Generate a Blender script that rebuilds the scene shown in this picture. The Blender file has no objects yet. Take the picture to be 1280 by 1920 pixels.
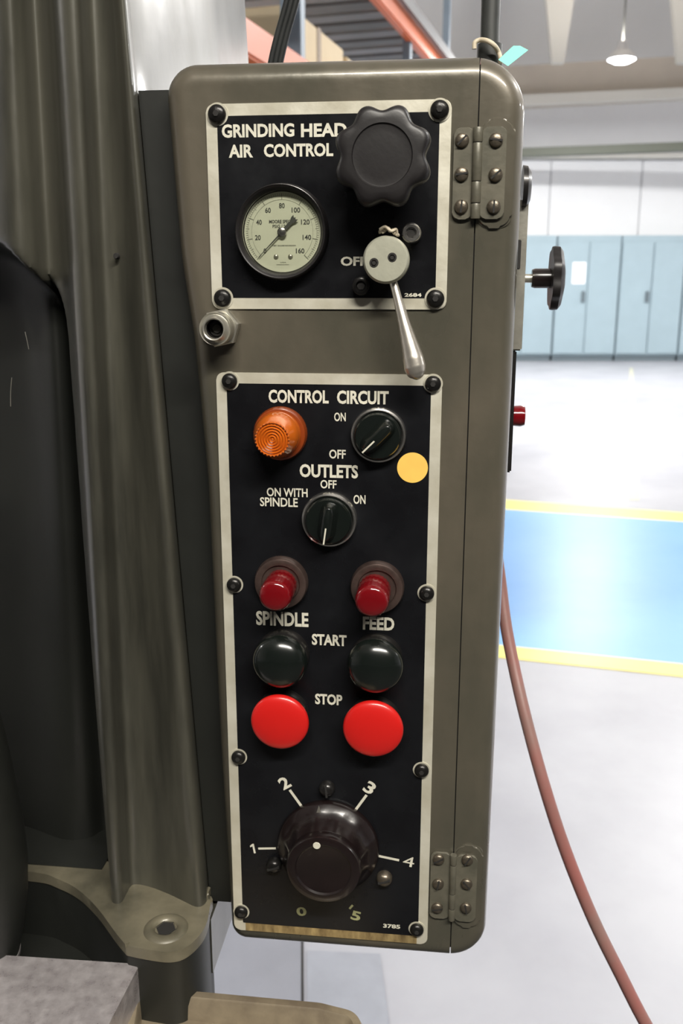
import bpy, bmesh, math, random
from mathutils import Vector, Matrix
random.seed(7)
R = math.radians
scene = bpy.context.scene
COL = scene.collection

# ------------------------------------------------------------------ camera, world, lamps, exposure
FPX, HOR, YAW, EYE = 1720.0, 528.0, R(6.5), 1.45
PITCH = math.atan((960 - HOR) / FPX)
CAM = Vector((0, 0, EYE))
cF = Vector((0, math.cos(PITCH), -math.sin(PITCH)))
cU = Vector((0, math.sin(PITCH), math.cos(PITCH)))
cR = Vector((1, 0, 0))
cam_data = bpy.data.cameras.new('camera')
cam = bpy.data.objects.new('camera', cam_data)
COL.objects.link(cam)
cam.location = CAM
cam.rotation_euler = (math.pi / 2 - PITCH, 0, 0)
cam_data.sensor_fit = 'VERTICAL'
cam_data.sensor_height = 36
cam_data.lens = FPX / 1920 * 36
cam_data.clip_start = 0.02
cam_data.clip_end = 100
cam_data.dof.use_dof = True
cam_data.dof.focus_distance = 0.60
cam_data.dof.aperture_fstop = 12.0
scene.camera = cam

w = bpy.data.worlds.new('hall_air'); scene.world = w; w.use_nodes = True
w.node_tree.nodes['Background'].inputs[0].default_value = (0.80, 0.88, 1.0, 1)
w.node_tree.nodes['Background'].inputs[1].default_value = 0.4

vs = scene.view_settings
vs.view_transform = 'Standard'; vs.look = 'None'; vs.gamma = 1.0; vs.use_curve_mapping = False
vs.exposure = 0.15
STRIP_W = 138.0
LAMP_W = 300.0          # watts of each high-bay lamp

# ------------------------------------------------------------------ projection helpers (only to measure real places)
def ray(x, y):
    return cF + cR * ((x - 640) / FPX) + cU * ((960 - y) / FPX)
EX = Vector((math.cos(YAW), -math.sin(YAW), 0))
EN = Vector((-math.sin(YAW), -math.cos(YAW), 0))
_r = ray(640, 700)
ORG = CAM + _r * (0.6 / _r.y)                       # a point of the panel face
PM = Matrix(((EX.x, 0, EN.x, ORG.x), (EX.y, 0, EN.y, ORG.y), (EX.z, 1, EN.z, ORG.z), (0, 0, 0, 1)))
ID = Matrix.Identity(4)
def P(x, y, h=0.0):
    r = ray(x, y); o = ORG + EN * h
    t = (o - CAM).dot(EN) / r.dot(EN)
    q = CAM + r * t - ORG
    return Vector((q.dot(EX), q.z, h))
def PU(x, y, u):                                     # on the plane u = const of the panel frame
    r = ray(x, y); o = ORG + EX * u
    t = (o - CAM).dot(EX) / r.dot(EX)
    q = CAM + r * t - ORG
    return Vector((u, q.z, q.dot(EN)))
def PV(x, y, v):                                     # on the horizontal plane at height v of the panel frame
    r = ray(x, y); t = (ORG.z + v - EYE) / r.z
    q = CAM + r * t - ORG
    return Vector((q.dot(EX), v, q.dot(EN)))
def S(x, y, h=0.0):                                  # metres per pixel there
    r = ray(x, y); o = ORG + EN * h
    return (o - CAM).dot(EN) / r.dot(EN) / FPX
def WZ(x, y, z):
    r = ray(x, y); return CAM + r * ((z - EYE) / r.z)
def WY(x, y, Y):
    r = ray(x, y); return CAM + r * (Y / r.y)

# ------------------------------------------------------------------ materials
def mat(name, col, rough=0.5, metal=0.0, var=0.0, scale=8.0, stretch=(1, 1, 1), bump=0.0, bscale=60.0,
        coat=0.0, emit=None, estr=0.0, col2=None, spec=0.5, rvar=0.0, trans=0.0, patch=0.45):
    m = bpy.data.materials.new(name); m.use_nodes = True
    nt = m.node_tree; n = nt.nodes; l = nt.links
    b = n['Principled BSDF']
    b.inputs['Base Color'].default_value = (*col, 1)
    b.inputs['Roughness'].default_value = rough
    b.inputs['Metallic'].default_value = metal
    b.inputs['Coat Weight'].default_value = coat
    b.inputs['Coat Roughness'].default_value = 0.12
    b.inputs['Specular IOR Level'].default_value = spec
    b.inputs['Transmission Weight'].default_value = trans
    if emit:
        b.inputs['Emission Color'].default_value = (*emit, 1)
        b.inputs['Emission Strength'].default_value = estr
    if var or bump or rvar or col2:
        tc = n.new('ShaderNodeTexCoord'); mp = n.new('ShaderNodeMapping')
        mp.inputs['Scale'].default_value = stretch
        l.new(tc.outputs['Object'], mp.inputs['Vector'])
        nz = n.new('ShaderNodeTexNoise'); nz.inputs['Scale'].default_value = scale
        nz.inputs['Detail'].default_value = 5; nz.inputs['Roughness'].default_value = 0.6
        l.new(mp.outputs[0], nz.inputs['Vector'])
        if var or col2:
            rp = n.new('ShaderNodeValToRGB')
            c2 = col2 if col2 else tuple(c * (1 - var) for c in col)
            rp.color_ramp.elements[0].position = patch - 0.12; rp.color_ramp.elements[0].color = (*c2, 1)
            rp.color_ramp.elements[1].position = patch + 0.2; rp.color_ramp.elements[1].color = (*col, 1)
            l.new(nz.outputs['Fac'], rp.inputs['Fac']); l.new(rp.outputs[0], b.inputs['Base Color'])
        if rvar:
            mr = n.new('ShaderNodeMapRange')
            mr.inputs[1].default_value = 0.35; mr.inputs[2].default_value = 0.65
            mr.inputs[3].default_value = rough - rvar; mr.inputs[4].default_value = rough + rvar
            l.new(nz.outputs['Fac'], mr.inputs[0]); l.new(mr.outputs[0], b.inputs['Roughness'])
        if bump:
            nb = n.new('ShaderNodeTexNoise'); nb.inputs['Scale'].default_value = bscale
            nb.inputs['Detail'].default_value = 3
            l.new(tc.outputs['Object'], nb.inputs['Vector'])
            bp = n.new('ShaderNodeBump'); bp.inputs['Strength'].default_value = bump
            bp.inputs['Distance'].default_value = 0.002
            l.new(nb.outputs['Fac'], bp.inputs['Height']); l.new(bp.outputs[0], b.inputs['Normal'])
    return m

M = {}
M['box'] = mat('box_olive_paint', (0.122, 0.105, 0.078), 0.34, 0.30, 0.0, 9, (1, .5, 1), 0.10, 90, coat=0.6, col2=(0.072, 0.070, 0.053), rvar=0.10)
M['gap'] = mat('dark_gap', (0.012, 0.011, 0.01), 0.8)
M['column'] = mat('column_green_paint', (0.080, 0.077, 0.060), 0.36, 0.15, 0.0, 5, (6, .7, 2), 0.14, 35, coat=0.4, col2=(0.028, 0.028, 0.023), rvar=0.08)
M['flange'] = mat('flange_olive_paint', (0.165, 0.148, 0.102), 0.42, 0.1, 0.0, 16, (1, 1, 1), 0.15, 70, coat=0.15, col2=(0.065, 0.06, 0.042))
M['guard_and_shade'] = mat('guard_paint_and_shade', (0.011, 0.012, 0.010), 0.5, 0.0, 0.3, 14, (1, 1, 1), 0.08, 60)  # spindle guard's dark paint, also shade painted into recess, bore and gap
M['alu'] = mat('brushed_aluminium', (0.62, 0.60, 0.51), 0.42, 0.35, 0.0, 26, (1, 1, 1), 0.05, 300, col2=(0.50, 0.47, 0.37), rvar=0.08)
M['brass'] = mat('stained_border', (0.48, 0.36, 0.17), 0.42, 0.45, 0.0, 40, (3, 1, 1), 0.05, 300, col2=(0.16, 0.11, 0.05))
M['field'] = mat('black_enamel', (0.007, 0.0075, 0.009), 0.30, 0.0, 0.0, 20, (1, 1, 1), 0.04, 180, spec=0.3, rvar=0.08, col2=(0.005, 0.005, 0.006))
M['print'] = mat('print_white', (0.62, 0.60, 0.50), 0.5, 0.0, 0.18, 60)
M['printg'] = mat('print_worn', (0.30, 0.30, 0.15), 0.5, 0.0, 0.3, 60)
M['screw'] = mat('black_oxide', (0.022, 0.021, 0.020), 0.30, 0.6, 0.3, 200, bump=0.1, bscale=400)
M['hscrew'] = mat('aged_steel_screw', (0.20, 0.17, 0.13), 0.36, 0.75, 0.5, 120, bump=0.12, bscale=400)
M['hinge'] = mat('hinge_painted', (0.135, 0.125, 0.095), 0.40, 0.25, 0.0, 50, (1, 1, 1), 0.08, 200, coat=0.2, col2=(0.085, 0.082, 0.062))
M['plastic'] = mat('black_plastic', (0.010, 0.0085, 0.009), 0.42, 0.0, 0.25, 30, bump=0.03, bscale=300)
M['bake'] = mat('bakelite', (0.010, 0.006, 0.006), 0.26, 0.0, 0.35, 60, bump=0.03, bscale=200, coat=0.3)
M['button'] = mat('button_black', (0.005, 0.007, 0.006), 0.22, 0.0, coat=0.3)
M['red'] = mat('button_red', (0.50, 0.010, 0.008), 0.32, 0.0, coat=0.25)
M['chrome'] = mat('worn_chrome', (0.62, 0.60, 0.57), 0.22, 0.95, 0.25, 60)
M['nickel'] = mat('satin_nickel', (0.56, 0.54, 0.47), 0.34, 0.8, 0.25, 60, bump=0.05, bscale=300)
M['lever'] = mat('satin_steel_lever', (0.66, 0.62, 0.55), 0.30, 0.85, 0.25, 40, bump=0.04, bscale=200)
M['cast_disc'] = mat('zinc_disc', (0.46, 0.46, 0.37), 0.42, 0.45, 0.15, 60, bump=0.05, bscale=300)
M['dirty_ring'] = mat('grimy_ring', (0.11, 0.075, 0.065), 0.32, 0.6, 0.4, 90, coat=0.2)
M['dark_ring'] = mat('dark_ring', (0.035, 0.033, 0.032), 0.30, 0.6, 0.4, 90, coat=0.2)
M['amber'] = mat('amber_lens', (0.60, 0.13, 0.01), 0.18, 0.0, coat=0.6, trans=0.25)
M['amber_b'] = mat('amber_base', (0.20, 0.035, 0.006), 0.25, 0.0, coat=0.5)
M['lens_red'] = mat('red_lens', (0.17, 0.003, 0.006), 0.15, 0.0, coat=0.6, trans=0.25)
M['dial'] = mat('dial_cream', (0.66, 0.66, 0.54), 0.5, 0.0, 0.08, 40)
M['ink'] = mat('dial_ink', (0.06, 0.06, 0.055), 0.6)
M['ink2'] = mat('dial_ink_light', (0.22, 0.22, 0.18), 0.6)
M['sticker'] = mat('yellow_sticker', (0.80, 0.50, 0.10), 0.6, 0.0, 0.08, 80)
M['steel'] = mat('ground_steel', (0.50, 0.47, 0.48), 0.34, 0.55, 0.0, 120, (1, 1, 1), 0.05, 300, col2=(0.36, 0.33, 0.34), rvar=0.08)
M['steel_e'] = mat('ground_steel_edge', (0.30, 0.28, 0.28), 0.4, 0.5, 0.2, 120)
M['tray'] = mat('tray_tan_paint', (0.27, 0.225, 0.155), 0.42, 0.3, 0.0, 25, (1, 1, 1), 0.08, 100, coat=0.2, col2=(0.15, 0.12, 0.085))
M['hose'] = mat('red_rubber_hose', (0.25, 0.095, 0.085), 0.40, 0.0, 0.0, 14, (1, 1, 1), 0.06, 80, col2=(0.20, 0.125, 0.11))
M['belt'] = mat('black_cable', (0.020, 0.022, 0.022), 0.34, 0.0, 0.3, 30)
M['pipe'] = mat('dark_conduit', (0.055, 0.058, 0.056), 0.42, 0.2, 0.3, 20)
M['tie'] = mat('cream_tie', (0.55, 0.48, 0.36), 0.5)
M['tag'] = mat('mint_tag', (0.22, 0.62, 0.52), 0.55)
M['floor'] = mat('pale_concrete', (0.335, 0.342, 0.375), 0.42, 0.0, 0.0, 1.7, (1, 1, 1), 0.02, 8, col2=(0.275, 0.28, 0.315), patch=0.42)
M['slab'] = mat('grey_floor_patch', (0.26, 0.275, 0.315), 0.5, 0.0, 0.12, 12)
M['slab2'] = mat('grey_floor_plate', (0.23, 0.24, 0.275), 0.45, 0.1, 0.12, 6)
M['blue'] = mat('blue_floor_paint', (0.12, 0.32, 0.66), 0.38, 0.0, 0.0, 1.3, col2=(0.15, 0.36, 0.68))
M['yellow'] = mat('yellow_floor_paint', (0.86, 0.72, 0.16), 0.4, 0.0, 0.1, 3)
M['faint'] = mat('worn_yellow_paint', (0.44, 0.44, 0.34), 0.45)
M['wall'] = mat('white_wall', (0.80, 0.81, 0.83), 0.6, 0.0, 0.04, 1)
M['wallg'] = mat('grey_cladding', (0.55, 0.53, 0.50), 0.6, 0.0, 0.06, 1)
M['walld'] = mat('darkened_near_wall', (0.07, 0.07, 0.068), 0.8)
M['bounce_cut'] = mat('bounce_cut_black', (0.02, 0.02, 0.02), 0.7)
M['ceil'] = mat('ceiling_deck', (0.74, 0.70, 0.64), 0.65, 0.0, 0.08, 1.2)
M['beam'] = mat('roof_beam_paint', (0.50, 0.45, 0.39), 0.6, 0.0, 0.08, 2)
M['truss'] = mat('roof_truss_paint', (0.60, 0.59, 0.55), 0.6)
M['dkbeam'] = mat('dark_rail', (0.11, 0.12, 0.095), 0.6)
M['cab'] = mat('cabinet_bluegrey', (0.29, 0.38, 0.43), 0.45, 0.0, 0.06, 3)
M['cabd'] = mat('cabinet_plinth', (0.10, 0.13, 0.15), 0.6)
M['paper'] = mat('paper', (0.85, 0.85, 0.88), 0.7)
M['orange'] = mat('orange_rack_beam', (0.78, 0.17, 0.05), 0.40, 0.0, 0.08, 6, coat=0.2)
M['upright'] = mat('rack_upright_blue', (0.22, 0.28, 0.34), 0.45, 0.1, 0.1, 6)
M['deck'] = mat('rack_deck', (0.15, 0.15, 0.155), 0.5, 0.3, 0.15, 4)
M['deck2'] = mat('rack_deck_light', (0.24, 0.24, 0.25), 0.5, 0.3, 0.15, 4)
M['card'] = mat('cardboard', (0.85, 0.70, 0.46), 0.75, 0.0, 0.06, 6)
M['card2'] = mat('brown_cardboard', (0.42, 0.22, 0.10), 0.75, 0.0, 0.08, 6)
M['tape'] = mat('brown_tape', (0.22, 0.13, 0.05), 0.5)
M['lampglow'] = mat('lamp_glow', (1, 1, 1), 0.5, emit=(0.93, 0.97, 1.0), estr=30)
M['lampbody'] = mat('lamp_body', (0.55, 0.55, 0.56), 0.4, 0.3)

def glass_mat():
    m = bpy.data.materials.new('gauge_glass'); m.use_nodes = True
    nt = m.node_tree; n = nt.nodes; l = nt.links
    for x in list(n): n.remove(x)
    o = n.new('ShaderNodeOutputMaterial'); mx = n.new('ShaderNodeMixShader')
    t = n.new('ShaderNodeBsdfTransparent'); g = n.new('ShaderNodeBsdfGlossy')
    g.inputs['Roughness'].default_value = 0.05
    t.inputs[0].default_value = (0.96, 0.97, 0.94, 1)
    f = n.new('ShaderNodeFresnel'); f.inputs[0].default_value = 1.35
    l.new(f.outputs[0], mx.inputs[0]); l.new(t.outputs[0], mx.inputs[1]); l.new(g.outputs[0], mx.inputs[2])
    l.new(mx.outputs[0], o.inputs[0])
    return m
M['glass'] = glass_mat()

# ------------------------------------------------------------------ object helpers
ABS = {}; FULL = {}
def meta(o, label=None, cat=None, group=None, kind=None):
    if label: o['label'] = label
    if cat: o['category'] = cat
    if group: o['group'] = group
    if kind: o['kind'] = kind
    return o
def root(name, frame, origin, label, cat, group=None):
    o = bpy.data.objects.new(name, None); COL.objects.link(o)
    o.empty_display_size = 0.02
    o.matrix_world = frame @ Matrix.Translation(Vector(origin))
    ABS[o.name] = Vector(origin); FULL[o.name] = Matrix.Translation(Vector(origin))
    return meta(o, label, cat, group)
def mesh(name, bm, m, smooth=40):
    me = bpy.data.meshes.new(name)
    bmesh.ops.recalc_face_normals(bm, faces=bm.faces)
    bm.to_mesh(me); bm.free()
    me.materials.append(M[m] if isinstance(m, str) else m)
    if smooth:
        me.shade_smooth(); me.set_sharp_from_angle(angle=R(smooth))
    return me
def add(name, bm, m, parent=None, at=(0, 0, 0), rot=None, frame=None, smooth=40, label=None):
    me = bm if isinstance(bm, bpy.types.Mesh) else mesh(name, bm, m, smooth)
    o = bpy.data.objects.new(name, me); COL.objects.link(o)
    at = Vector(at)
    rm = rot.to_4x4() if rot is not None else ID
    if parent is not None:
        o.parent = parent
        o.matrix_local = FULL[parent.name].inverted() @ Matrix.Translation(at) @ rm
    else:
        o.matrix_world = (frame or ID) @ Matrix.Translation(at) @ rm
    ABS[o.name] = at; FULL[o.name] = Matrix.Translation(at) @ rm
    if label: o['label'] = label
    return o
def rz(deg): return Matrix.Rotation(R(deg), 3, 'Z')

def lathe(prof, seg=48, bm=None, phase=0.0, rfun=None, off=(0, 0, 0)):
    bm = bm or bmesh.new(); rings = []
    ox, oy, oz = off
    for r, z in prof:
        if r <= 1e-7: rings.append([bm.verts.new((ox, oy, oz + z))])
        else:
            ring = []
            for i in range(seg):
                a = 2 * math.pi * i / seg + phase
                rr = rfun(r, z, a) if rfun else r
                ring.append(bm.verts.new((ox + rr * math.cos(a), oy + rr * math.sin(a), oz + z)))
            rings.append(ring)
    for a, b in zip(rings, rings[1:]):
        if len(a) == 1 and len(b) == 1: continue
        for i in range(seg):
            j = (i + 1) % seg
            if len(a) == 1: bm.faces.new((a[0], b[i], b[j]))
            elif len(b) == 1: bm.faces.new((a[i], a[j], b[0]))
            else: bm.faces.new((a[i], a[j], b[j], b[i]))
    return bm
def box(x0, x1, y0, y1, z0, z1, bev=0.0, seg=2, bm=None):
    own = bmesh.new()
    bmesh.ops.create_cube(own, size=1)
    for v in own.verts:
        v.co = Vector(((x0 + x1) / 2 + v.co.x * (x1 - x0), (y0 + y1) / 2 + v.co.y * (y1 - y0), (z0 + z1) / 2 + v.co.z * (z1 - z0)))
    if bev: bmesh.ops.bevel(own, geom=own.edges[:], offset=bev, segments=seg, affect='EDGES', clamp_overlap=True)
    if bm is None: return own
    me = bpy.data.meshes.new('t'); own.to_mesh(me); own.free(); bm.from_mesh(me); bpy.data.meshes.remove(me)
    return bm
def prism(pts, z0, z1, bev=0.0, bm=None, seg=2):
    own = bmesh.new()
    a = [own.verts.new((p[0], p[1], z0)) for p in pts]
    b = [own.verts.new((p[0], p[1], z1)) for p in pts]
    n = len(pts)
    own.faces.new(a[::-1]); top = own.faces.new(b)
    for i in range(n): own.faces.new((a[i], a[(i + 1) % n], b[(i + 1) % n], b[i]))
    if bev:
        bmesh.ops.bevel(own, geom=list(top.edges), offset=bev, segments=seg, affect='EDGES', clamp_overlap=True)
    if bm is None: return own
    me = bpy.data.meshes.new('t'); own.to_mesh(me); own.free(); bm.from_mesh(me); bpy.data.meshes.remove(me)
    return bm
def round_poly(pts, radii, seg=8):
    out = []; n = len(pts)
    for i in range(n):
        p = Vector(pts[i][:2]); a = Vector(pts[i - 1][:2]); b = Vector(pts[(i + 1) % n][:2]); r = radii[i]
        d1 = (a - p).normalized(); d2 = (b - p).normalized()
        ang = d1.angle(d2)
        if r <= 0 or ang > math.pi - 1e-3: out.append(p); continue
        t = r / math.tan(ang / 2)
        t = min(t, (a - p).length * .49, (b - p).length * .49); rr = t * math.tan(ang / 2)
        c = p + (d1 + d2).normalized() * (rr / math.sin(ang / 2))
        s = p + d1 * t - c; e = p + d2 * t - c
        a0 = math.atan2(s.y, s.x); a1 = math.atan2(e.y, e.x)
        da = (a1 - a0 + math.pi) % (2 * math.pi) - math.pi
        for k in range(seg + 1):
            aa = a0 + da * k / seg
            out.append(c + Vector((math.cos(aa), math.sin(aa))) * rr)
    return out
def rrect(x0, x1, y0, y1, r, seg=6):
    return round_poly([(x0, y0), (x1, y0), (x1, y1), (x0, y1)], [r] * 4, seg)
def inset(pts, d):
    n = len(pts); out = []
    area = sum(pts[i].x * pts[(i + 1) % n].y - pts[(i + 1) % n].x * pts[i].y for i in range(n))
    s = 1 if area > 0 else -1
    for i in range(n):
        a = pts[i - 1]; b = pts[(i + 1) % n]; p = pts[i]
        e1 = (p - a); e2 = (b - p)
        n1 = Vector((-e1.y, e1.x)).normalized() if e1.length > 1e-9 else Vector((0, 0))
        n2 = Vector((-e2.y, e2.x)).normalized() if e2.length > 1e-9 else Vector((0, 0))
        nn = (n1 + n2).normalized(); k = max(0.5, nn.dot(n1))
        out.append(p + nn * s * d / k)
    return out
def loft(rings, bm=None, cap0=False, cap1=False, closed=True):
    bm = bm or bmesh.new()
    vr = [[bm.verts.new(p) for p in r] for r in rings]
    for a, b in zip(vr, vr[1:]):
        n = len(a)
        for i in range(n if closed else n - 1):
            j = (i + 1) % n
            bm.faces.new((a[i], a[j], b[j], b[i]))
    if cap0: bm.faces.new(vr[0][::-1])
    if cap1: bm.faces.new(vr[-1])
    return bm
def smooth_path(pts, sub=8):
    pts = [Vector(p) for p in pts]; out = []
    for i in range(len(pts) - 1):
        p0 = pts[max(i - 1, 0)]; p1 = pts[i]; p2 = pts[i + 1]; p3 = pts[min(i + 2, len(pts) - 1)]
        for k in range(sub):
            t = k / sub
            out.append(0.5 * ((2 * p1) + (p2 - p0) * t + (2 * p0 - 5 * p1 + 4 * p2 - p3) * t * t + (3 * p1 - p0 - 3 * p2 + p3) * t ** 3))
    out.append(pts[-1]); return out
def tube(path, rad, seg=12, bm=None, flat=1.0):
    rings = []; up = Vector((0.13, 0.2, 0.97))
    n = len(path)
    for i, p in enumerate(path):
        d = (path[min(i + 1, n - 1)] - path[max(i - 1, 0)]).normalized()
        x = d.cross(up).normalized(); y = d.cross(x).normalized()
        r = rad(i / (n - 1)) if callable(rad) else rad
        rings.append([p + x * math.cos(2 * math.pi * k / seg) * r + y * math.sin(2 * math.pi * k / seg) * r * flat for k in range(seg)])
    return loft(rings, bm, True, True)
def text_bm(s, bold=0.03, space=1.0):
    cu = bpy.data.curves.new('txt', 'FONT'); cu.body = s; cu.size = 1; cu.offset = bold; cu.space_character = space
    cu.resolution_u = 3; cu.extrude = 0.0
    o = bpy.data.objects.new('txt', cu); COL.objects.link(o)
    dg = bpy.context.evaluated_depsgraph_get()
    me = bpy.data.meshes.new_from_object(o.evaluated_get(dg))
    bm = bmesh.new(); bm.from_mesh(me)
    bpy.data.objects.remove(o); bpy.data.curves.remove(cu); bpy.data.meshes.remove(me)
    return bm
def fit_text(s, u0, u1, v0, v1, bold=0.03, ang=0.0, into=None, thick=0.00004, space=1.0):
    """lettering centred on its own origin, u0..u1 by v0..v1 in size"""
    bm = text_bm(s, bold, space)
    xs = [v.co.x for v in bm.verts]; ys = [v.co.y for v in bm.verts]
    x0, x1, y0, y1 = min(xs), max(xs), min(ys), max(ys)
    W, H = u1 - u0, v1 - v0
    rm = Matrix.Rotation(R(ang), 3, 'Z')
    for v in bm.verts:
        v.co = rm @ Vector((((v.co.x - x0) / (x1 - x0) - .5) * W, ((v.co.y - y0) / (y1 - y0) - .5) * H, 0))
    for v in bm.verts: v.co.z = .00006
    return bm
def merge(dst, src, off=(0, 0, 0)):
    me = bpy.data.meshes.new('t'); bmesh.ops.translate(src, verts=src.verts, vec=Vector(off))
    src.to_mesh(me); src.free(); dst.from_mesh(me); bpy.data.meshes.remove(me); return dst

# ================================================================== THE HALL
X0, X1, Y0, Y1, ZC = -10.0, 15.0, -9.0, 18.1, 6.7
def struct(name, bm, m, parent=None, smooth=0):
    o = add(name, bm, m, parent, smooth=smooth)
    if parent is None: o['kind'] = 'structure'
    return o
struct('floor', box(X0, X1, Y0, Y1, -0.1, 0), 'floor')
struct('ceiling', box(X0, X1, Y0, Y1, ZC, ZC + 0.1), 'ceil')
wall_far = struct('wall_far', box(X0, X1, Y1, Y1 + 0.2, 0, ZC), 'wall')
struct('wall_near', box(X0, X1, Y0 - 0.2, Y0, 0, ZC), 'walld')  # unseen wall made dark to cut reflections in the panel
struct('wall_left', box(X0 - 0.2, X0, Y0, Y1, 0, ZC), 'wallg')
meta(add('added_dark_mat', box(-5.0, 6.0, -7.0, 1.30, 0, .012, .004), 'bounce_cut', None), 'added dark floor mat out of view, cuts bounce light on the panel', 'mat')  # unseen, added to reduce floor bounce and reflections on the panel
struct('wall_right', box(X1, X1 + 0.2, Y0, Y1, 0, ZC), 'wall')

# painted walkway on the floor
def floor_quad(px, z0, z1):
    pts = [WZ(x, y, 0) for x, y in px]
    bm = bmesh.new()
    a = [bm.verts.new((p.x, p.y, z0)) for p in pts]; b = [bm.verts.new((p.x, p.y, z1)) for p in pts]
    bm.faces.new(a[::-1]); bm.faces.new(b)
    for i in range(4): bm.faces.new((a[i], a[(i + 1) % 4], b[(i + 1) % 4], b[i]))
    return bm
def ln(y_at950, y_at1280, x): return y_at950 + (y_at1280 - y_at950) * (x - 950) / 330
def stripe(a0, a1, b0, b1, xs): return [(xs[0], ln(b0, b1, xs[0])), (xs[1], ln(b0, b1, xs[1])), (xs[1], ln(a0, a1, xs[1])), (xs[0], ln(a0, a1, xs[0]))]
XS = (60, 1700)
struct('trim_1', floor_quad(stripe(938, 962, 956, 979, XS), 0, 0.003), 'yellow')['label'] = 'yellow line along the far side of the blue walkway'
struct('trim_2', floor_quad(stripe(956, 979, 1212, 1246, XS), 0, 0.0025), 'blue')['label'] = 'blue painted walkway'
struct('trim_3', floor_quad(stripe(1212, 1246, 1235, 1270, XS), 0, 0.003), 'yellow')['label'] = 'yellow line along the near side of the blue walkway'
struct('trim_4', floor_quad([(1180, 938), (1198, 938), (1186, 690), (1180, 690)], 0, 0.002), 'faint')['label'] = 'faint yellow line running to the cabinets'
struct('trim_5', floor_quad([(575, 1960), (735, 1960), (712, 1790), (575, 1784)], 0, 0.003), 'slab')['label'] = 'grey square patch on the floor'
struct('trim_6', floor_quad([(380, 1960), (564, 1960), (564, 1700), (380, 1700)], 0, 0.004), 'slab2')['label'] = 'darker grey floor plate under the control box'
struct('trim_7', floor_quad([(565, 1960), (570, 1960), (568, 1700), (564, 1700)], 0, 0.003), 'gap')['label'] = 'dark floor joint'

# upper walls: cladding panels, ledge, rail and beams on the far wall
def wall_strip(name, y_top, y_bot, Y, t, m, parent=None):
    a = WY(1100, y_top, Y).z; b = WY(1100, y_bot, Y).z
    return struct(name, box(X0 + .02, X1 - .02, Y, Y + t, b, a, 0.01), m, parent)
p_bot = WY(1100, 300, Y1 - .06).z; c_top = WY(1100, 430, Y1 - .06).z
pw = WY(1200, 350, Y1).x - WY(1030, 350, Y1).x
x = WY(1030, 350, Y1).x - pw * 7
while x + pw < X1:
    add('panel', box(x + 0.012, x + pw - 0.012, Y1 - .05, Y1, c_top - .9, p_bot, 0.01), 'wall', wall_far, smooth=0)
    x += pw
wall_strip('trim_8', 287, 296, Y1 - .25, .2, 'truss')['label'] = 'pale ledge under the dark rail'
def slanted_bar(name, xl, yl, xr, yr, Yl, Yr, hpx, dep, m, label):
    a = WY(xl, yl, Yl); b = WY(xr, yr, Yr); hh = hpx * Yl / FPX
    bm = bmesh.new(); vs_ = []
    for p in (a, b):
        for dz in (0, hh):
            for dy in (0, dep): vs_.append(bm.verts.new((p.x, p.y + dy, p.z + dz)))
    bmesh.ops.convex_hull(bm, input=bm.verts)
    o = struct(name, bm, m); o['label'] = label; return o
slanted_bar('trim_9', 300, 318, 1700, 266, 17.6, 15.9, 13, .25, 'dkbeam', 'dark olive rail across the far wall')
slanted_bar('trim_10', 300, 235, 1700, 160, 17.4, 15.8, 62, .35, 'beam', 'wide brown-grey roof girder across the far wall')
slanted_bar('trim_11', 300, 226, 1700, 166, 17.2, 15.6, 16, .12, 'truss', 'pale lower edge of the roof girder')
# roof purlins and sloping struts of the ceiling
n_tr = 12
for Yp, zz, hh in ((16.6, ZC - .3, .3), (14.6, ZC - .16, .16), (12.6, ZC - .16, .16), (10.6, ZC - .16, .16), (8.4, ZC - .2, .2), (5.8, ZC - .2, .2)):
    o = struct('trim_%d' % n_tr, box(X0 + .02, X1 - .02, Yp, Yp + .16, zz, zz + hh), 'beam'); n_tr += 1
for px in (1055, 1290):
    a = WY(px - 10, 118, 15.4); top = WY(px - 25, 40, 15.2)
    wq = .30
    bm = bmesh.new()
    for dy in (0, .12):
        for q in ((a.x - .08, a.z), (a.x + .10, a.z), (top.x + wq + .22, ZC), (top.x - .2, ZC)):
            bm.verts.new((q[0], 15.4 + dy, q[1]))
    bmesh.ops.convex_hull(bm, input=bm.verts)
    struct('trim_%d' % n_tr, bm, 'truss')['label'] = 'pale tapered roof strut'; n_tr += 1

# high-bay lamps
la = ray(1165, 112); LY = 13.6; LP = CAM + la * (LY / la.y)
def high_bay(x, y, z, label, group=None, watt=LAMP_W):
    t = root('high_bay_lamp', ID, (x, y, z), label, 'lamp', group)
    add('lamp_shade', lathe([(0.0, .22), (.06, .22), (.08, .12), (.16, .06), (.195, .0), (.18, .0), (.15, .04), (.0, .05)], 32), 'lampbody', t, (x, y, z))
    add('lamp_lens', lathe([(0, -.045), (.10, -.038), (.178, .0), (.178, .01), (0, .01)], 32), 'lampglow', t, (x, y, z))
    add('suspension_rod', lathe([(0, 0), (.012, 0), (.012, ZC - z - .215), (0, ZC - z - .215)], 10), 'pipe', t, (x, y, z + .21))
    ld = bpy.data.lights.new('lamp_light', 'AREA'); ld.shape = 'DISK'; ld.size = .34; ld.energy = watt
    ld.color = (1.0, 0.985, 0.96)
    lo = bpy.data.objects.new('lamp_light', ld); COL.objects.link(lo); lo.parent = t; lo.location = (0, 0, -.06)
    ud = bpy.data.lights.new('ceiling_fill', 'AREA'); ud.shape = 'DISK'; ud.size = .3; ud.energy = watt * .16; ud.color = (1.0, .93, .84)  # extra upward light added to brighten the ceiling
    uo = bpy.data.objects.new('ceiling_fill', ud); COL.objects.link(uo); uo.parent = t; uo.location = (0, 0, .24); uo.rotation_euler = (math.pi, 0, 0)
    return t
high_bay(LP.x, LP.y, LP.z, 'glowing round ceiling lamp hanging at top right in the hall')
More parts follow.
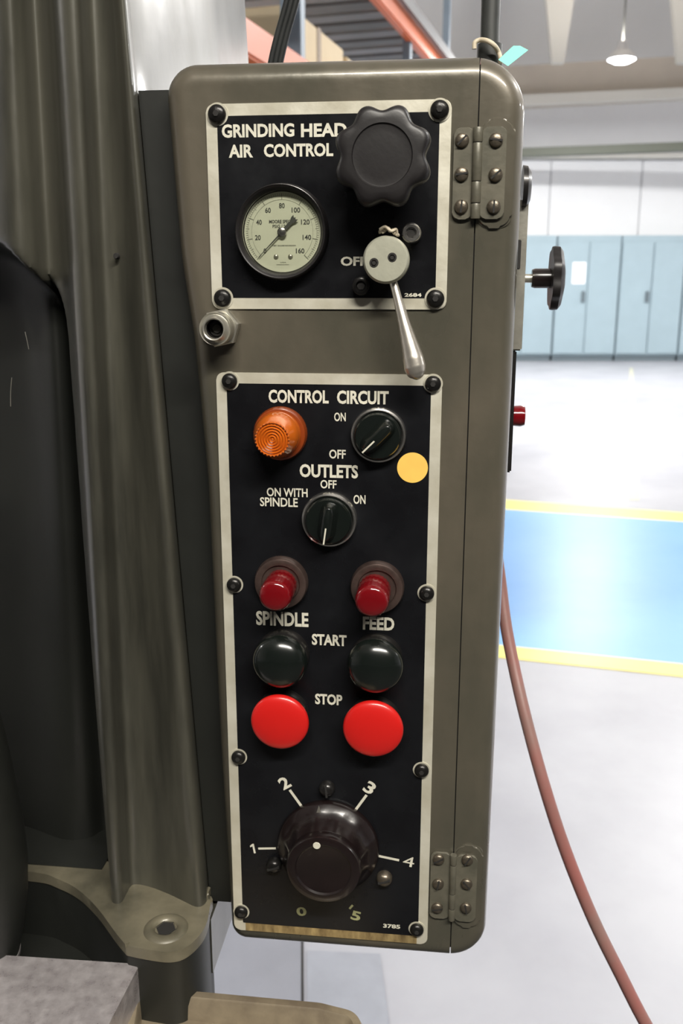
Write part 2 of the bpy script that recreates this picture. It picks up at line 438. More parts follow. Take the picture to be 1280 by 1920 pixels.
for ix in (-1, 0, 1, 2):
    for iy in (0, 1, 2):
        if ix == 1 and iy == 0: continue
        xx = LP.x + (ix - 1) * 5.6; yy = LP.y - iy * 5.6
        if xx > X1 - .6 or xx < X0 + .5: continue
        high_bay(xx, yy, LP.z, 'one of the ceiling lamps outside the picture above the hall', 'high bay lamps out of view', LAMP_W * (.45 if iy == 2 else 1))

# long strip lamp added behind the camera to light the panel front
SLX, SLY, SLZ = 0.45, -1.00, 2.95
t = root('added_strip_lamp', ID, (SLX, SLY, SLZ), 'added strip lamp behind the camera, out of view, lights the panel from the front', 'lamp')
add('lamp_housing', box(SLX - .9, SLX + .9, SLY - .11, SLY + .11, SLZ + .01, SLZ + .08, .01), 'lampbody', t, (0, 0, 0), smooth=0)
for sx in (-.8, .8):
    add('suspension_rod', lathe([(0, 0), (.006, 0), (.006, ZC - SLZ - .07), (0, ZC - SLZ - .07)], 8), 'lampbody', t, (SLX + sx, SLY, SLZ + .075))
ld = bpy.data.lights.new('lamp_light', 'AREA'); ld.shape = 'RECTANGLE'; ld.size = 1.75; ld.size_y = .2; ld.energy = STRIP_W
ld.color = (1.0, 0.95, 0.86)
lo = bpy.data.objects.new('lamp_light', ld); COL.objects.link(lo); lo.parent = t; lo.location = (0, 0, 0)

# far row of blue-grey cabinets
CY = 17.35
pitch_x = (WY(1160, 550, CY) - WY(1040, 550, CY)).x
c_x = WY(1040, 550, CY).x
ztop = WY(1100, 441, CY).z
names = {-4: 'blue-grey steel cabinet at the far left of the row, out of view', -3: 'blue-grey steel cabinet fully behind the control box', 3: 'blue-grey steel cabinet just past the right edge of the picture', 4: 'blue-grey steel cabinet at the far right of the row, out of view', -2: 'blue-grey steel cabinet almost hidden behind the control box', -1: 'blue-grey steel cabinet just right of the box, behind the side knob',
         0: 'blue-grey steel cabinet with a white paper on its door', 1: 'blue-grey steel cabinet second from the right edge of the picture', 2: 'blue-grey steel cabinet cut by the right edge of the picture'}
for k in (-4, -3, -2, -1, 0, 1, 2, 3, 4):
    xa = c_x + pitch_x * k
    t = root('steel_cabinet', ID, (xa, CY, 0), names[k], 'cabinet', 'blue-grey cabinets along the far wall')
    add('cabinet_body', box(xa + .01, xa + pitch_x - .01, CY + .03, CY + .6, .1, ztop, .01), 'cab', t, smooth=0)
    add('plinth', box(xa + .02, xa + pitch_x - .02, CY + .06, CY + .58, 0, .1), 'cabd', t, smooth=0)
    for s in (0, 1):
        da = xa + .02 + s * (pitch_x / 2 - .01); db = da + pitch_x / 2 - .03
        d = add('door', box(da, db, CY, CY + .028, .14, ztop - .12, .008), 'cab', t, smooth=0)
        hx = db - .06 if s == 0 else da + .06
        if s == 0: add('handle', box(hx - .03, hx + .03, CY - .04, CY + .002, 1.08, 1.28, .01), 'cabd', d, smooth=0)
        if k == 0 and s == 0:
            c = WY(1085, 512, CY)
            add('paper_notice', box(c.x - .12, c.x + .12, CY - .004, CY, c.z - .19, c.z + .19), 'paper', d, smooth=0, label='white paper sheet')

# pallet rack at upper left
RD = Vector((math.sin(R(16.5)), math.cos(R(16.5)), 0)); RP = Vector((-RD.y, RD.x, 0))     # along, and away to the left
RO = WY(699, 0, 5.6); RZ = RO.z
RF = Matrix(((RD.x, RP.x, 0, RO.x), (RD.y, RP.y, 0, RO.y), (0, 0, 1, 0), (0, 0, 0, 1)))     # frame: along, across, up
rack = root('pallet_rack', RF, (-1.2, 0, 0), 'orange and blue pallet rack with ribbed grey decks above the control box', 'rack')
SA, SB = -2.6, 2.3
LZ = 2.40
for zz in (RZ, LZ - .13, 1.20, .10):
    add('beam', box(SA, SB, -.03, .03, zz, zz + .13, .01), 'orange', rack, smooth=0)
    add('beam', box(SA, SB, 1.10, 1.16, zz, zz + .13, .01), 'orange', rack, smooth=0)
add('edge_rail', box(SA, SB, -.075, -.05, RZ + .10, RZ + .17), 'deck', rack, smooth=0)
nsl = int((SB - SA) / .21)
for i in range(nsl):
    xa = SA + i * .21
    add('deck_slat', box(xa, xa + .15, .03, 1.10, RZ + .03, RZ + .07, .008), 'deck' if i % 2 else 'deck2', rack, smooth=0)
for zz in (LZ, 1.30, .20):
    add('deck_board', box(SA, SB, .03, 1.10, zz - .04, zz - .002), 'deck', rack, smooth=0)
for xa, yw in ((SA - .07, .09), (-1.26, .095), (.93, .05), (SB, .05)):
    for ya in (-.005, 1.08):
        add('upright', box(xa, xa + .07, ya, ya + yw, 0, RZ + .9, .006), 'upright', rack, smooth=0)
def carton(xa, xb, ya, yb, zb, zt, m, label):
    t = root('cardboard_carton', RF, (xa, ya, zb), label, 'box', 'cartons on the pallet rack')
    add('carton_body', box(xa, xb, ya, yb, zb, zt, .008), m, t, smooth=0)
    c = (xa + xb) / 2
    add('packing_tape', box(c - .03, c + .03, ya - .003, yb + .003, zt - .16, zt + .002), 'tape', t, smooth=0)
carton(-2.5, -1.35, .14, 1.0, 1.30, 2.26, 'card2', 'brown cardboard carton low on the rack, beside the column')
carton(-1.05, -.17, .12, .95, LZ, 2.68, 'card', 'large cream cardboard carton on the rack behind the box top')
carton(-.10, .36, .12, .95, LZ, 2.66, 'card', 'smaller cream carton right of the large one on the rack')

# ================================================================== MACHINE COLUMN (panel frame u, v, h)
def lerp(a, b, t): return a + (b - a) * t
def sstep(a, b, x):
    t = min(1, max(0, (x - a) / (b - a))); return t * t * (3 - 2 * t)
ctrl = [(-420, -380, -.06), (-200, -160, -.05), (-60, -20, -.032), (5, 60, -.016), (35, 110, -.022), (62, 150, -.040), (84, 176, -.034), (100, 190, -.012), (112, 200, -.003),
        (130, 210, 0.0), (146, 222, -.003), (158, 232, -.014), (172, 244, -.024), (192, 268, -.024), (205, 300, -.018), (214, 330, -.010), (224, 352, -.004), (234, 366, -.005), (240, 376, -.012), (243, 381, -.024)]
VB, VT = P(300, 1690, 0).y, 1.15
cu_bot = []; cu_top = []
for a, b, h in ctrl:
    p0 = P(a, 0, h); p1 = P(b, 1550, h)
    s = (p1.x - p0.x) / (p1.y - p0.y)
    cu_top.append((p0.x, p0.y, s, h))
side_u_top = P(243, 0, -.024).x
column = root('machine_column', PM, (-.30, VB - .20, -.2), 'large olive green cast machine column with vertical ribs left of the control box', 'machine')
bm = bmesh.new()
ROWS = 360; rows = []
RA = P(112, 800, 0); RB = P(185, 1500, 0); RV = P(0, 425, 0).y
rec_k = (RB.x - RA.x) / (RB.y - RA.y)
def dense(vals, sub=5):
    p = smooth_path([Vector(v) for v in vals], sub); return p
V0 = VB - .02
for r in range(ROWS + 1):
    v = lerp(V0, VT, r / ROWS)
    pts = []
    for (u0, v0, s, h) in cu_top:
        vv = min(v, .6)
        pts.append((u0 + s * (vv - v0), h, 0))
    pts = dense(pts, 7)
    row = []
    for p in pts:
        u, h = p.x, p.y
        # arched recess low on the left, rounded upper corner
        ub = RA.x + (v - RA.y) * rec_k
        vt = RV
        cx, cy, rad = ub - .075, vt - .075, .075
        if u > cx and v > cy: d = rad - math.hypot(u - cx, v - cy)
        else: d = min(ub - u, vt - v)
        rec = d
        h -= .045 * sstep(-.002, .016, d) + 0.015 * sstep(.005, .06, d)
        row.append((u, v, h))
    ue = row[-1][0]
    row += [(ue + .0012, v, -.05), (ue + .0015, v, -.10), (ue + .0015, v, -.20), (ue + .0015, v, -.385), (ue - .01, v, -.40), (ue - .45, v, -.40)]
    rows.append(row)
loft(rows, bm, closed=False)
bm.normal_update()
colm = add('column_casting', bm, 'column', column, smooth=50)
colm.data.materials.append(M['guard_and_shade'])
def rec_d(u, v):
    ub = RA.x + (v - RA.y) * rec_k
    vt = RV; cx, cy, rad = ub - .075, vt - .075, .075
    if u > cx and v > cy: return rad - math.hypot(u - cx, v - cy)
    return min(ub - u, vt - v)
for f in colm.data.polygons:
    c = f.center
    if c.z > -.39 and rec_d(c.x, c.y) > .004: f.material_index = 1  # recess faces near black: shade put into the colour
ue_b = rows[0][-4][0]

# small hole and flange, boss, base of the column
hp = P(218, 480, -.020)
add('drilled_hole', lathe([(0, 0.0015), (.0016, .0015), (.0020, .0005), (.0020, -.003)], 16), 'gap', column, hp)
fz = P(385, 1688, -.012).y
fl_px = [(62, 1540), (150, 1585), (235, 1632), (290, 1640), (389, 1668), (393, 1702), (382, 1742), (352, 1774), (318, 1785), (268, 1779), (236, 1772), (216, 1748), (182, 1702), (146, 1668), (108, 1648), (66, 1636), (-60, 1628), (-180, 1640), (-180, 1480)]
fl = [PV(x, y, fz) for x, y in fl_px]
fl_a = [Vector((p.x, -p.z, 0)) for p in fl]
fl2 = [Vector((p.x, p.y)) for p in smooth_path(fl_a[0:4], 5)[:-1] + smooth_path(fl_a[3:11], 6)[:-1] + smooth_path(fl_a[10:18], 6)] + [Vector((fl_a[18].x, fl_a[18].y))]
YUP = Matrix(((1, 0, 0), (0, 0, 1), (0, -1, 0)))    # x, z-depth, y-up  -> prism along +v : (x,y,z)->(x, z, -y)
def vprism(pts, v0, v1, bev=0.0, seg=3):
    b = prism(pts, v0, v1, bev, seg=seg)
    for v in b.verts: v.co = Vector((v.co.x, v.co.z, -v.co.y))
    return b
flange = add('flange', vprism(fl2, fz - .009, fz, .0035), 'flange', column, smooth=40)
add('flange_skirt', vprism(inset(fl2, .0012), fz - .12, fz - .0085), 'guard_and_shade', column, smooth=40)  # dark colour stands in for the shade under the flange
bp_ = PV(311, 1741, fz)
def up_lathe(prof, seg=32, **k):
    b = lathe(prof, seg, **k)
    for v in b.verts: v.co = Vector((v.co.x, v.co.z, -v.co.y))
    return b
add('boss_ring', up_lathe([(.0075, -.001), (.0085, .0012), (.0105, .0022), (.0140, .0018), (.0160, .0008), (.0175, -.001)], 36), 'flange', flange, bp_)
add('bolt_hole', up_lathe([(.0080, .0006), (.0078, -.001), (.0074, .0002), (0, .0003)], 6), 'gap', flange, bp_)
add('recess_floor', box(-.45, P(195, 1560, -.05).x, fz - .009, fz + .001, -.395, -.04), 'guard_and_shade', column, smooth=0)  # recess bottom, its shade put into the colour
wl = [PV(375, 1684, fz) , PV(389, 1683, fz)]
add('corner_lug', vprism([(p[0], p[1]) for p in rrect(wl[0].x - .008, wl[0].x + .007, -wl[0].z - .004, -wl[0].z + .010, .004)], fz, fz + .006, .002), 'flange', flange)
# base below the flange with its receding side
us = PV(393, 1702, fz).x
zb = PU(395, 1850, us).y
add('column_base', box(-.45, us - .0005, zb, fz - .010, -.40, -.12, .004), 'column', column, smooth=40)
add('column_foot', box(PV(300, 1760, fz).x, us - .0005, zb, fz - .010, -.20, PV(393, 1702, fz).z + .0, .004), 'column', column, smooth=40)
FLV = -ORG.z
add('pedestal', box(-.75, -.27, FLV + .0125, zb, -.40, -.08, .006), 'column', column, smooth=40)
add('bore_back', box(-.45, us - .02, zb, zb + .006, -.40, PV(200, 1700, fz).z, 0), 'guard_and_shade', column, smooth=0)  # bore bottom coloured dark for the shade inside
for sp in (((47, 622), (51, 640), (54, 655)), ((22, 708), (20, 735), (20, 762))):
    add('scratch', tube(smooth_path([P(x, y, -.0585) for x, y in sp], 4), .00028, 6), 'nickel', column)
# dark round spindle guard, lower left, standing in front
sg0 = P(-30, 1350, .03); sgb = P(-30, 1800, .03)
t = root('spindle_guard', PM, (sgb.x, sgb.y, .03), 'dark round spindle housing cut off by the left edge, low beside the column', 'machine part')
hh = sg0.y - sgb.y; sc_ = S(0, 1600, .03)
prof = [(0, 0), (.028, 0), (66 * sc_, .004), (78 * sc_, hh * .12), (93 * sc_, hh * .28), (98 * sc_, hh * .42), (96 * sc_, hh * .58), (86 * sc_, hh * .8), (74 * sc_, hh * 1.0), (60 * sc_, hh * 1.25), (45 * sc_, hh * 1.6), (30 * sc_, hh * 2.2), (0, hh * 2.22)]
add('guard_shell', up_lathe(prof, 64), 'guard_and_shade', t, (sgb.x, sgb.y, .03))
add('guard_rim', up_lathe([(66 * sc_, .002), (68.5 * sc_, .003), (69 * sc_, .006), (66 * sc_, .006)], 64), 'steel_e', t, (sgb.x, sgb.y, .03))

# ground steel table block, lower left
tz = fz - .018
q = [PV(262, 1806, tz), PV(202, 1924, tz), PV(188, 1952, tz), PV(-260, 1925, tz), PV(-260, 1772, tz)]
t = root('steel_table', PM, (q[0].x, tz - .05, q[0].z), 'flat light grey ground steel block in the lower left corner', 'table')
add('table_block', vprism([(p.x, -p.z) for p in q], tz - .045, tz, .0008, 1), 'steel', t, smooth=30)
add('saddle', box(q[3].x + .03, q[1].x - .04, FLV + .0125, tz - .044, min(p.z for p in q) + .02, max(p.z for p in q) - .02, .004), 'column', t, smooth=40)
# tan tray / splash guard
ty = tz - .028
rim = [PV(248, 1846, ty), PV(600, 1878, ty), PV(668, 1895, ty), PV(700, 1960, ty), PV(620, 2160, ty), PV(190, 2160, ty)]
ro = round_poly([(p.x, -p.z) for p in rim], [.004, .03, .016, .02, .02, .004], 8)
t = root('drip_tray', PM, (rim[0].x, ty - .04, rim[0].z), 'tan painted metal tray with a rounded corner at the bottom edge', 'tray')
ri = inset([Vector(p) for p in ro], .0075)
def ring3(pts, v): return [(p.x, v, -p.y) for p in pts]
rb_ = inset(ri, .006)
bm = loft([ring3(ro, ty - .03), ring3(ro, ty - .002), ring3(inset(ro, .001), ty), ring3(inset(ro, .0065), ty), ring3(ri, ty - .0015), ring3(rb_, ty - .018)], None, True, True)
add('tray_pan', bm, 'tray', t, smooth=50)

# ================================================================== CONTROL BOX
D = 0.012
def pe(x, y): p = P(x, y, -D); return (p.x, p.y)
corner = [pe(437, 1752), pe(908, 1783), pe(988, 108), pe(310, 121), pe(341, 480), pe(366, 640), pe(391, 900), pe(414, 1380)]
# square up to real verticals / horizontals
bot_v = (corner[0][1] + corner[1][1]) / 2; top_v = (corner[2][1] + corner[3][1]) / 2
corner[0] = (corner[0][0], bot_v); corner[1] = (corner[1][0], bot_v)
corner[2] = (corner[2][0], top_v); corner[3] = (corner[3][0], top_v)
outl = round_poly(corner, [.013, .028, .032, .020, .2, .2, .3, .3], 14)
cbx = root('control_box', PM, (0, bot_v, 0), 'tall olive-grey cast control box with black name plates, gauge, knobs and buttons', 'control box')
RF_ = .013
mb = bmesh.new()
mrows = [(bot_v + .02, .0), (-.25, 0), (-.1, 0), (.05, 0), (top_v - .012, 0)]
def col_u(v): return cu_top[-1][0] + cu_top[-1][2] * (v - cu_top[-1][1])
loft([[(col_u(v) + .001, v, -.125), (-.06, v, -.125), (-.06, v, -.022), (col_u(v) + .001, v, -.022)] for v, _ in mrows], mb, True, True)
add('shaded_mount', mb, 'guard_and_shade', cbx, smooth=0)  # fills the gap to the column; its dark colour is painted shade
def box_shell(base=None, dh=0.0):
    rings = []
    o3 = lambda pts, h: [(p.x, p.y, h - dh) for p in pts]
    base = base or outl
    rings.append(o3(inset(base, .002), -.135)); rings.append(o3(base, -.13)); rings.append(o3(base, -.05)); rings.append(o3(base, -RF_ - .003))
    for k in range(9):
        a = R(90) * k / 8
        rings.append(o3(inset(base, RF_ * .96 * (1 - math.cos(a))), -RF_ + RF_ * math.sin(a)))
    rings.append(o3(inset(base, RF_ + .0012), 0))
    return loft(rings, None, True, True)
SEAM = P(890, 420, 0).x
for side in (0, 1):
    bm = box_shell()
    g = bm.verts[:] + bm.edges[:] + bm.faces[:]
    if side == 0: bmesh.ops.bisect_plane(bm, geom=g, plane_co=(SEAM - .0004, 0, 0), plane_no=(1, 0, 0), clear_outer=True)
    else: bmesh.ops.bisect_plane(bm, geom=g, plane_co=(SEAM + .0004, 0, 0), plane_no=(1, 0, 0), clear_inner=True)
    be = [e for e in bm.edges if e.is_boundary]
    bmesh.ops.holes_fill(bm, edges=be, sides=0)
    if side == 0: front_cover = add('front_cover', bm, 'box', cbx)
    else: hinged_side = add('hinged_side', bm, 'box', cbx)

def screw_mesh(r, hgt, slot, m, name='screw', slot_w=.16, slot_ang=0):
    prof = [(r, 0), (r * 1.0, hgt * .35)] + [(r * math.cos(a), hgt * .35 + hgt * .65 * math.sin(a)) for a in (R(20), R(40), R(58), R(74))]
    bm = lathe(prof + [(0, hgt)], 28)
    return mesh(name, bm, m, 50)
def slot_bm(r, hgt, wd):
    return box(-r * .92, r * .92, -wd, wd, hgt * .45, hgt * 1.03)
def socket_bm(r, z):
    return lathe([(0, z), (r, z), (r, z - .001)], 6)

bm = box_shell(inset(outl, .003), .003)
for sg in (-1, 1):
    bmesh.ops.bisect_plane(bm, geom=bm.verts[:] + bm.edges[:] + bm.faces[:], plane_co=(SEAM + sg * .006, 0, 0), plane_no=(sg, 0, 0), clear_outer=True)
bmesh.ops.holes_fill(bm, edges=[e for e in bm.edges if e.is_boundary], sides=0)
add('seam_blocker', bm, 'gap', cbx)  # added dark core inside the shell, blocks light through the seam

# ---- name plates
B = .007
def plate(u0, u1, v0, v1, label):
    pl = add('name_plate', prism(rrect(u0, u1, v0, v1, .005), 0, .0012, .0003, seg=1), 'alu', cbx, label=label)
    fb = add('black_field', prism(rrect(u0 + B, u1 - B, v0 + B, v1 - B, .001), .0012, .0014), 'field', pl, smooth=0)
    return pl
pl1 = plate(P(386, 196).x, P(847, 187).x, P(397, 579).y, P(386, 196).y, 'black upper name plate with silver border')
pl2 = plate(P(420, 1100).x - .0005, P(829, 705).x, -.4272, P(409, 698).y, 'long black lower name plate with silver border')
u0, u1 = P(420, 1100).x - .0005, P(829, 705).x
add('stained_border', box(u0 + .009, u1 - .008, -.4270, -.4272 + B, .0012, .00135), 'brass', pl2, smooth=0, label='rusty gold stained lower border')
SCR = {}
sm_black = screw_mesh(.0056, .0042, None, 'screw')
wash = mesh('screw_ring', lathe([(0, .0012), (.0068, .0012), (.0068, .0017), (0, .0017)], 32), 'alu', 30)
sock = mesh('hex_socket', socket_bm(.0019, .0045), 'gap', 0)
def plate_screw(px, py, pl, sc=1.0):
    p = P(px, py, .004)
    s = add('screw', sm_black, None, pl, (p.x, p.y, .0016))
    s.scale = (sc, sc, 1)
    add('screw_ring', wash, None, s, (p.x, p.y, 0)).scale = (1, 1, 1)
    add('hex_socket', sock, None, s, (p.x, p.y, .0016))
for x, y in ((405.5, 213), (824, 205), (416, 559), (816, 560)): plate_screw(x, y, pl1)
for x, y in ((429, 715), (811.5, 720), (437.7, 1098), (799.5, 1114), (446, 1422), (790, 1447), (451, 1713), (781, 1746)): plate_screw(x, y, pl2, .92)

def letter(s, x0, x1, yt, yb, pl, m='print', bold=.025, h=.0014, ang=0, space=1.0):
    a = P(x0, (yt + yb) / 2, h); b = P(x1, (yt + yb) / 2, h); t_ = P((x0 + x1) / 2, yt, h); bb = P((x0 + x1) / 2, yb, h)
    return add('lettering', fit_text(s, a.x, b.x, bb.y, t_.y, bold, ang, space=space), m, pl, ((a.x + b.x) / 2, (t_.y + bb.y) / 2, h), smooth=0)
letter('GRINDING', 415.6, 551.5, 232, 257.5, pl1, bold=.035)
letter('HEAD', 564, 650, 231, 256.5, pl1, bold=.035)
letter('AIR', 428.7, 474, 271, 295.5, pl1, bold=.035)
letter('CONTROL', 494.5, 624.5, 269, 294, pl1, bold=.035)
letter('OFF', 638.6, 687, 481, 498.5, pl1, bold=.035)
letter('2684', 758, 790, 549.5, 556.5, pl1, bold=.035)
letter('CONTROL', 503.4, 616, 731, 756, pl2, bold=.035)
letter('CIRCUIT', 631.5, 728.5, 732.5, 758, pl2, bold=.035)
letter('ON', 626.3, 648, 773.5, 790, pl2, bold=.02)
letter('OFF', 617, 648, 843, 860, pl2, bold=.02)
letter('OUTLETS', 561.6, 671, 871, 896, pl2, bold=.035)
letter('OFF', 600.5, 630.7, 900, 916, pl2, bold=.02)
letter('ON WITH', 500, 576.5, 915, 931.5, pl2, bold=.02)
letter('SPINDLE', 487.3, 558, 933, 950, pl2, bold=.02)
letter('ON', 662.5, 685, 928, 945, pl2, bold=.02)
letter('SPINDLE', 480, 578, 1147, 1174, pl2, bold=.035)
letter('FEED', 680, 739, 1157, 1181.5, pl2, bold=.035)
letter('START', 584.5, 649.5, 1189.5, 1210.5, pl2, bold=.035)
letter('STOP', 590.5, 641.5, 1301.5, 1321.5, pl2, bold=.035)
letter('3785', 718, 750, 1733, 1740.5, pl2, bold=.035)
def number(s, x, y, wpx, hpx, ang, m='print', bold=.03):
    p = P(x, y, .0014); k = S(x, y); kv = k * 1.12
    add('numeral', fit_text(s, 0, wpx * k, 0, hpx * kv, bold, ang), m, pl2, p, smooth=0)
def tick(x0, y0, x1, y1, wpx, m='print'):
    a = P(x0, y0, .0014); b = P(x1, y1, .0014); d = (b - a); L = d.length; wd = wpx * S(x0, y0) / 2
    o = add('tick_mark', box(0, L, -wd, wd, 0, .00012), m, pl2, a, rot=rz(math.degrees(math.atan2(d.y, d.x))), smooth=0)
number('2', 533, 1468, 19, 22, 33); number('3', 693, 1477, 19, 23, -32); number('4', 766, 1615.5, 21, 19, -8, bold=.0)
number('0', 565, 1709, 19, 17, 8, 'printg'); number('5', 667, 1717, 18, 18, -12, 'printg')
k1 = S(475, 1591)
add('numeral', prism([(x * k1, y * k1) for x, y in ((-1, -10), (2.6, -10), (2.6, 10), (-.5, 10), (-5.5, 6.5), (-5.5, 3), (-1, 5))], 0, .00012), 'print', pl2, P(475, 1591, .0014), rot=rz(10), smooth=0)
tick(484, 1591, 517, 1590.5, 4); tick(543, 1481, 566, 1513, 5); tick(687, 1490.6, 663, 1523, 5); tick(710, 1605, 748, 1613, 4.5); tick(661, 1697, 655, 1704, 4, 'printg')

# ---- pressure gauge
gh = .010
gc = P(525.5, 434.5, gh); gs = S(525, 434, gh)
ga = add('pressure_gauge', lathe([(89 * gs, -gh), (89 * gs, .0012 - gh + .001), (87 * gs, -.004), (86.5 * gs, -.0005), (84.5 * gs, .0006), (82.0 * gs, .0002), (79 * gs, -.002), (76.0 * gs, -.005), (74.0 * gs, -.0068), (73 * gs, -.0072), (0, -.0078)], 72), 'plastic', cbx, gc, label='round pressure gauge with black bezel and cream dial')
add('bright_rim', lathe([(85.6 * gs, -.0002), (85.2 * gs, .0008), (84.4 * gs, .0009), (84 * gs, .0002)], 72), 'dark_ring', ga, gc)
dz = gc.z - .0066
dc = P(525.3, 436.5, dz); dr = 72.5 * S(525, 436, dz)
dc = Vector((gc.x, gc.y, dz))
add('dial', lathe([(0, 0), (dr, 0), (dr, -.0006), (0, -.0006)], 72), 'dial', ga, (dc.x, dc.y, dz))
tb = bmesh.new()
for i in range(0, 81):
    a = R(225 - 270 * i / 80); major = i % 10 == 0; mid = i % 5 == 0
    r1 = dr * .955; r0 = dr * (.80 if major else .865 if mid else .90); wd = .00022 if major else .00011
    b2 = box(r0, r1, -wd, wd, 0, .00008)
    bmesh.ops.rotate(b2, verts=b2.verts, matrix=Matrix.Rotation(a, 3, 'Z')); merge(tb, b2)
for rr in (.90, .80):
    n_ = 60
    for i in range(n_):
        a0 = R(225 - 270 * i / n_); a1 = R(225 - 270 * (i + 1) / n_)
        q4 = [tb.verts.new((dr * k_ * math.cos(a_), dr * k_ * math.sin(a_), .00006)) for k_, a_ in ((rr, a0), (rr, a1), (rr + .006, a1), (rr + .006, a0))]
        tb.faces.new(q4)
add('scale_marks', tb, 'ink2', ga, (dc.x, dc.y, dz + .0001), smooth=0)
nb_ = bmesh.new()
for k in range(9):
    a = R(225 - 270 * k / 8); s_ = str(k * 20); wdt = .0018 * len(s_)
    merge(nb_, fit_text(s_, 0, wdt, 0, .0031, .02), (dr * .655 * math.cos(a), dr * .655 * math.sin(a), 0))
merge(nb_, fit_text('MOORE SPEC', 0, .0135, 0, .0021, .03), (-.0015, .0064, 0))
merge(nb_, fit_text('PSIG / 2', 0, .0082, 0, .0020, .02), (-.0020, .0036, 0))
add('dial_numerals', nb_, 'ink', ga, (dc.x, dc.y, dz + .0001), smooth=0)
ub_ = bmesh.new()
merge(ub_, fit_text('TEST GAUGE BOURDON', 0, .0150, 0, .0008, .04), (.0010, -.0080, 0))
merge(ub_, fit_text('U.S.A.', 0, .0040, 0, .0008, .02), (.0004, -.0182, 0))
merge(ub_, box(-.0040, .0040, -.0197, -.0195, 0, .0001))
add('dial_fine_print', ub_, 'ink2', ga, (dc.x, dc.y, dz + .0001), smooth=0)
for sx in (-.0042, .0050): add('dial_screw', lathe([(.0016, 0), (.0015, .0005), (.001, .0009), (0, .001)], 16), 'nickel', ga, (dc.x + sx, dc.y - .0147, dz))
nd = prism([(-.0005, .0), (-.00055, -.0), (.0005, 0), (.00016, dr * .88), (-.00016, dr * .88)][2:] + [(-.0005, 0)], 0, .0003)
merge(nd, prism([(-.0010, 0), (-.0011, -.0085), (-.0020, -.0105), (-.0020, -.0125), (-.0006, -.0115), (0, -.0125), (.0006, -.0115), (.0020, -.0125), (.0020, -.0105), (.0011, -.0085), (.0010, 0)], 0, .0003))
bmesh.ops.rotate(nd, verts=nd.verts, matrix=Matrix.Rotation(R(225 - 90), 3, 'Z'))
add('needle', nd, 'ink', ga, (dc.x, dc.y, dz + .0014), smooth=0)
add('needle_hub', lathe([(.0029, 0), (.0028, .0009), (.0020, .0014), (0, .0015)], 24), 'chrome', ga, (dc.x, dc.y, dz + .0016))
add('gauge_glass', lathe([(0, 0), (74.5 * gs, 0), (74.5 * gs, .0012), (0, .0012)], 64), 'glass', ga, (gc.x, gc.y, gc.z - .0045))

# ---- black star knob
kh = .040
kc = P(716, 291, kh); ks = S(716, 291, kh)
def star(r, z, a):
    lob = .5 + .5 * math.cos(8 * (a - R(23)))
    k_ = max(0, min(1, (r / ks - 62) / 34))
    return r * (1 - .155 * k_ * (1 - lob) ** 1.15)
prof = [(0, -.030), (26 * ks, -.030), (28 * ks, -.0225), (60 * ks, -.022), (86 * ks, -.0200), (93 * ks, -.016), (96 * ks, -.010), (95.5 * ks, -.006), (93 * ks, -.0028), (88 * ks, -.0008), (80 * ks, 0), (66 * ks, .0002), (57.5 * ks, .0003), (55.5 * ks, -.0006), (53 * ks, -.0007), (40 * ks, -.0005), (0, -.0004)]
add('star_knob', lathe(prof, 128, rfun=star), 'plastic', cbx, kc, label='large black eight-lobed plastic knob')
kn = cbx.children[-1]
add('knob_stem', lathe([(0, 0), (.009, 0), (.009, .012), (0, .012)], 24), 'dark_ring', cbx, (kc.x, kc.y, 0))

# ---- air lever valve
lh = .024
lc = P(723, 487, lh); ls = S(723, 487, lh)
lv = add('lever_disc', lathe([(0, -lh), (33 * ls, -lh), (34 * ls, -.011), (42 * ls, -.010), (44 * ls, -.008), (44 * ls, -.003), (42.5 * ls, -.0012), (39.5 * ls, 0), (0, .0003)], 56), 'cast_disc', cbx, lc, label='pale zinc lever disc with two socket screws')
for x, y in ((701, 492.5), (735, 482.5)):
    p = P(x, y, lh)
    add('socket_screw', lathe([(0, .0005), (8.2 * ls, .0005), (8.6 * ls, .0002)], 24), 'gap', lv, (p.x, p.y, lh))
    add('hex_recess', lathe([(4 * ls, 0), (5 * ls, .0006), (5.4 * ls, .0006), (6 * ls, 0)], 6), 'screw', lv, (p.x, p.y, lh + .0004))
path = [P(733, 515, .017), P(739, 536, .017), P(746, 562, .019), P(757, 606, .022), P(768, 648, .024), P(774, 672, .025), P(777.5, 688, .0255), P(780, 699, .0258), P(782, 706, .026), P(783.2, 711.5, .026)]
rads = [8, 8, 8.6, 12, 17, 20.3, 21.0, 18.5, 13, 3]
path_s = smooth_path(path, 6)
def lr(s):
    t_ = s * (len(rads) - 1); i = min(int(t_), len(rads) - 2); return lerp(rads[i], rads[i + 1], t_ - i) * ls
add('lever_handle', tube(path_s, lr, 28), 'lever', lv, smooth=60, label='tapered satin steel handle')
cordp = []
c0 = P(728, 440, .020)
rr = random.Random(4)
for i in range(15):
    s_ = i / 14
    cordp.append(P(lerp(710, 746, s_), 437 - 9 * math.sin(s_ * math.pi) + rr.uniform(-3, 3) + 4 * s_, .019 + rr.uniform(-.002, .003)))
add('cord_tie', tube(smooth_path(cordp, 4), .0011, 8), 'tie', lv, label='crumpled cream cord tie')
add('cord_tie', tube(smooth_path([P(712, 430, .022), P(722, 425, .024), P(733, 433, .024), P(742, 430, .022), P(744, 440, .02)], 6), .0009, 8), 'tie', lv, label='crumpled cream cord tie')
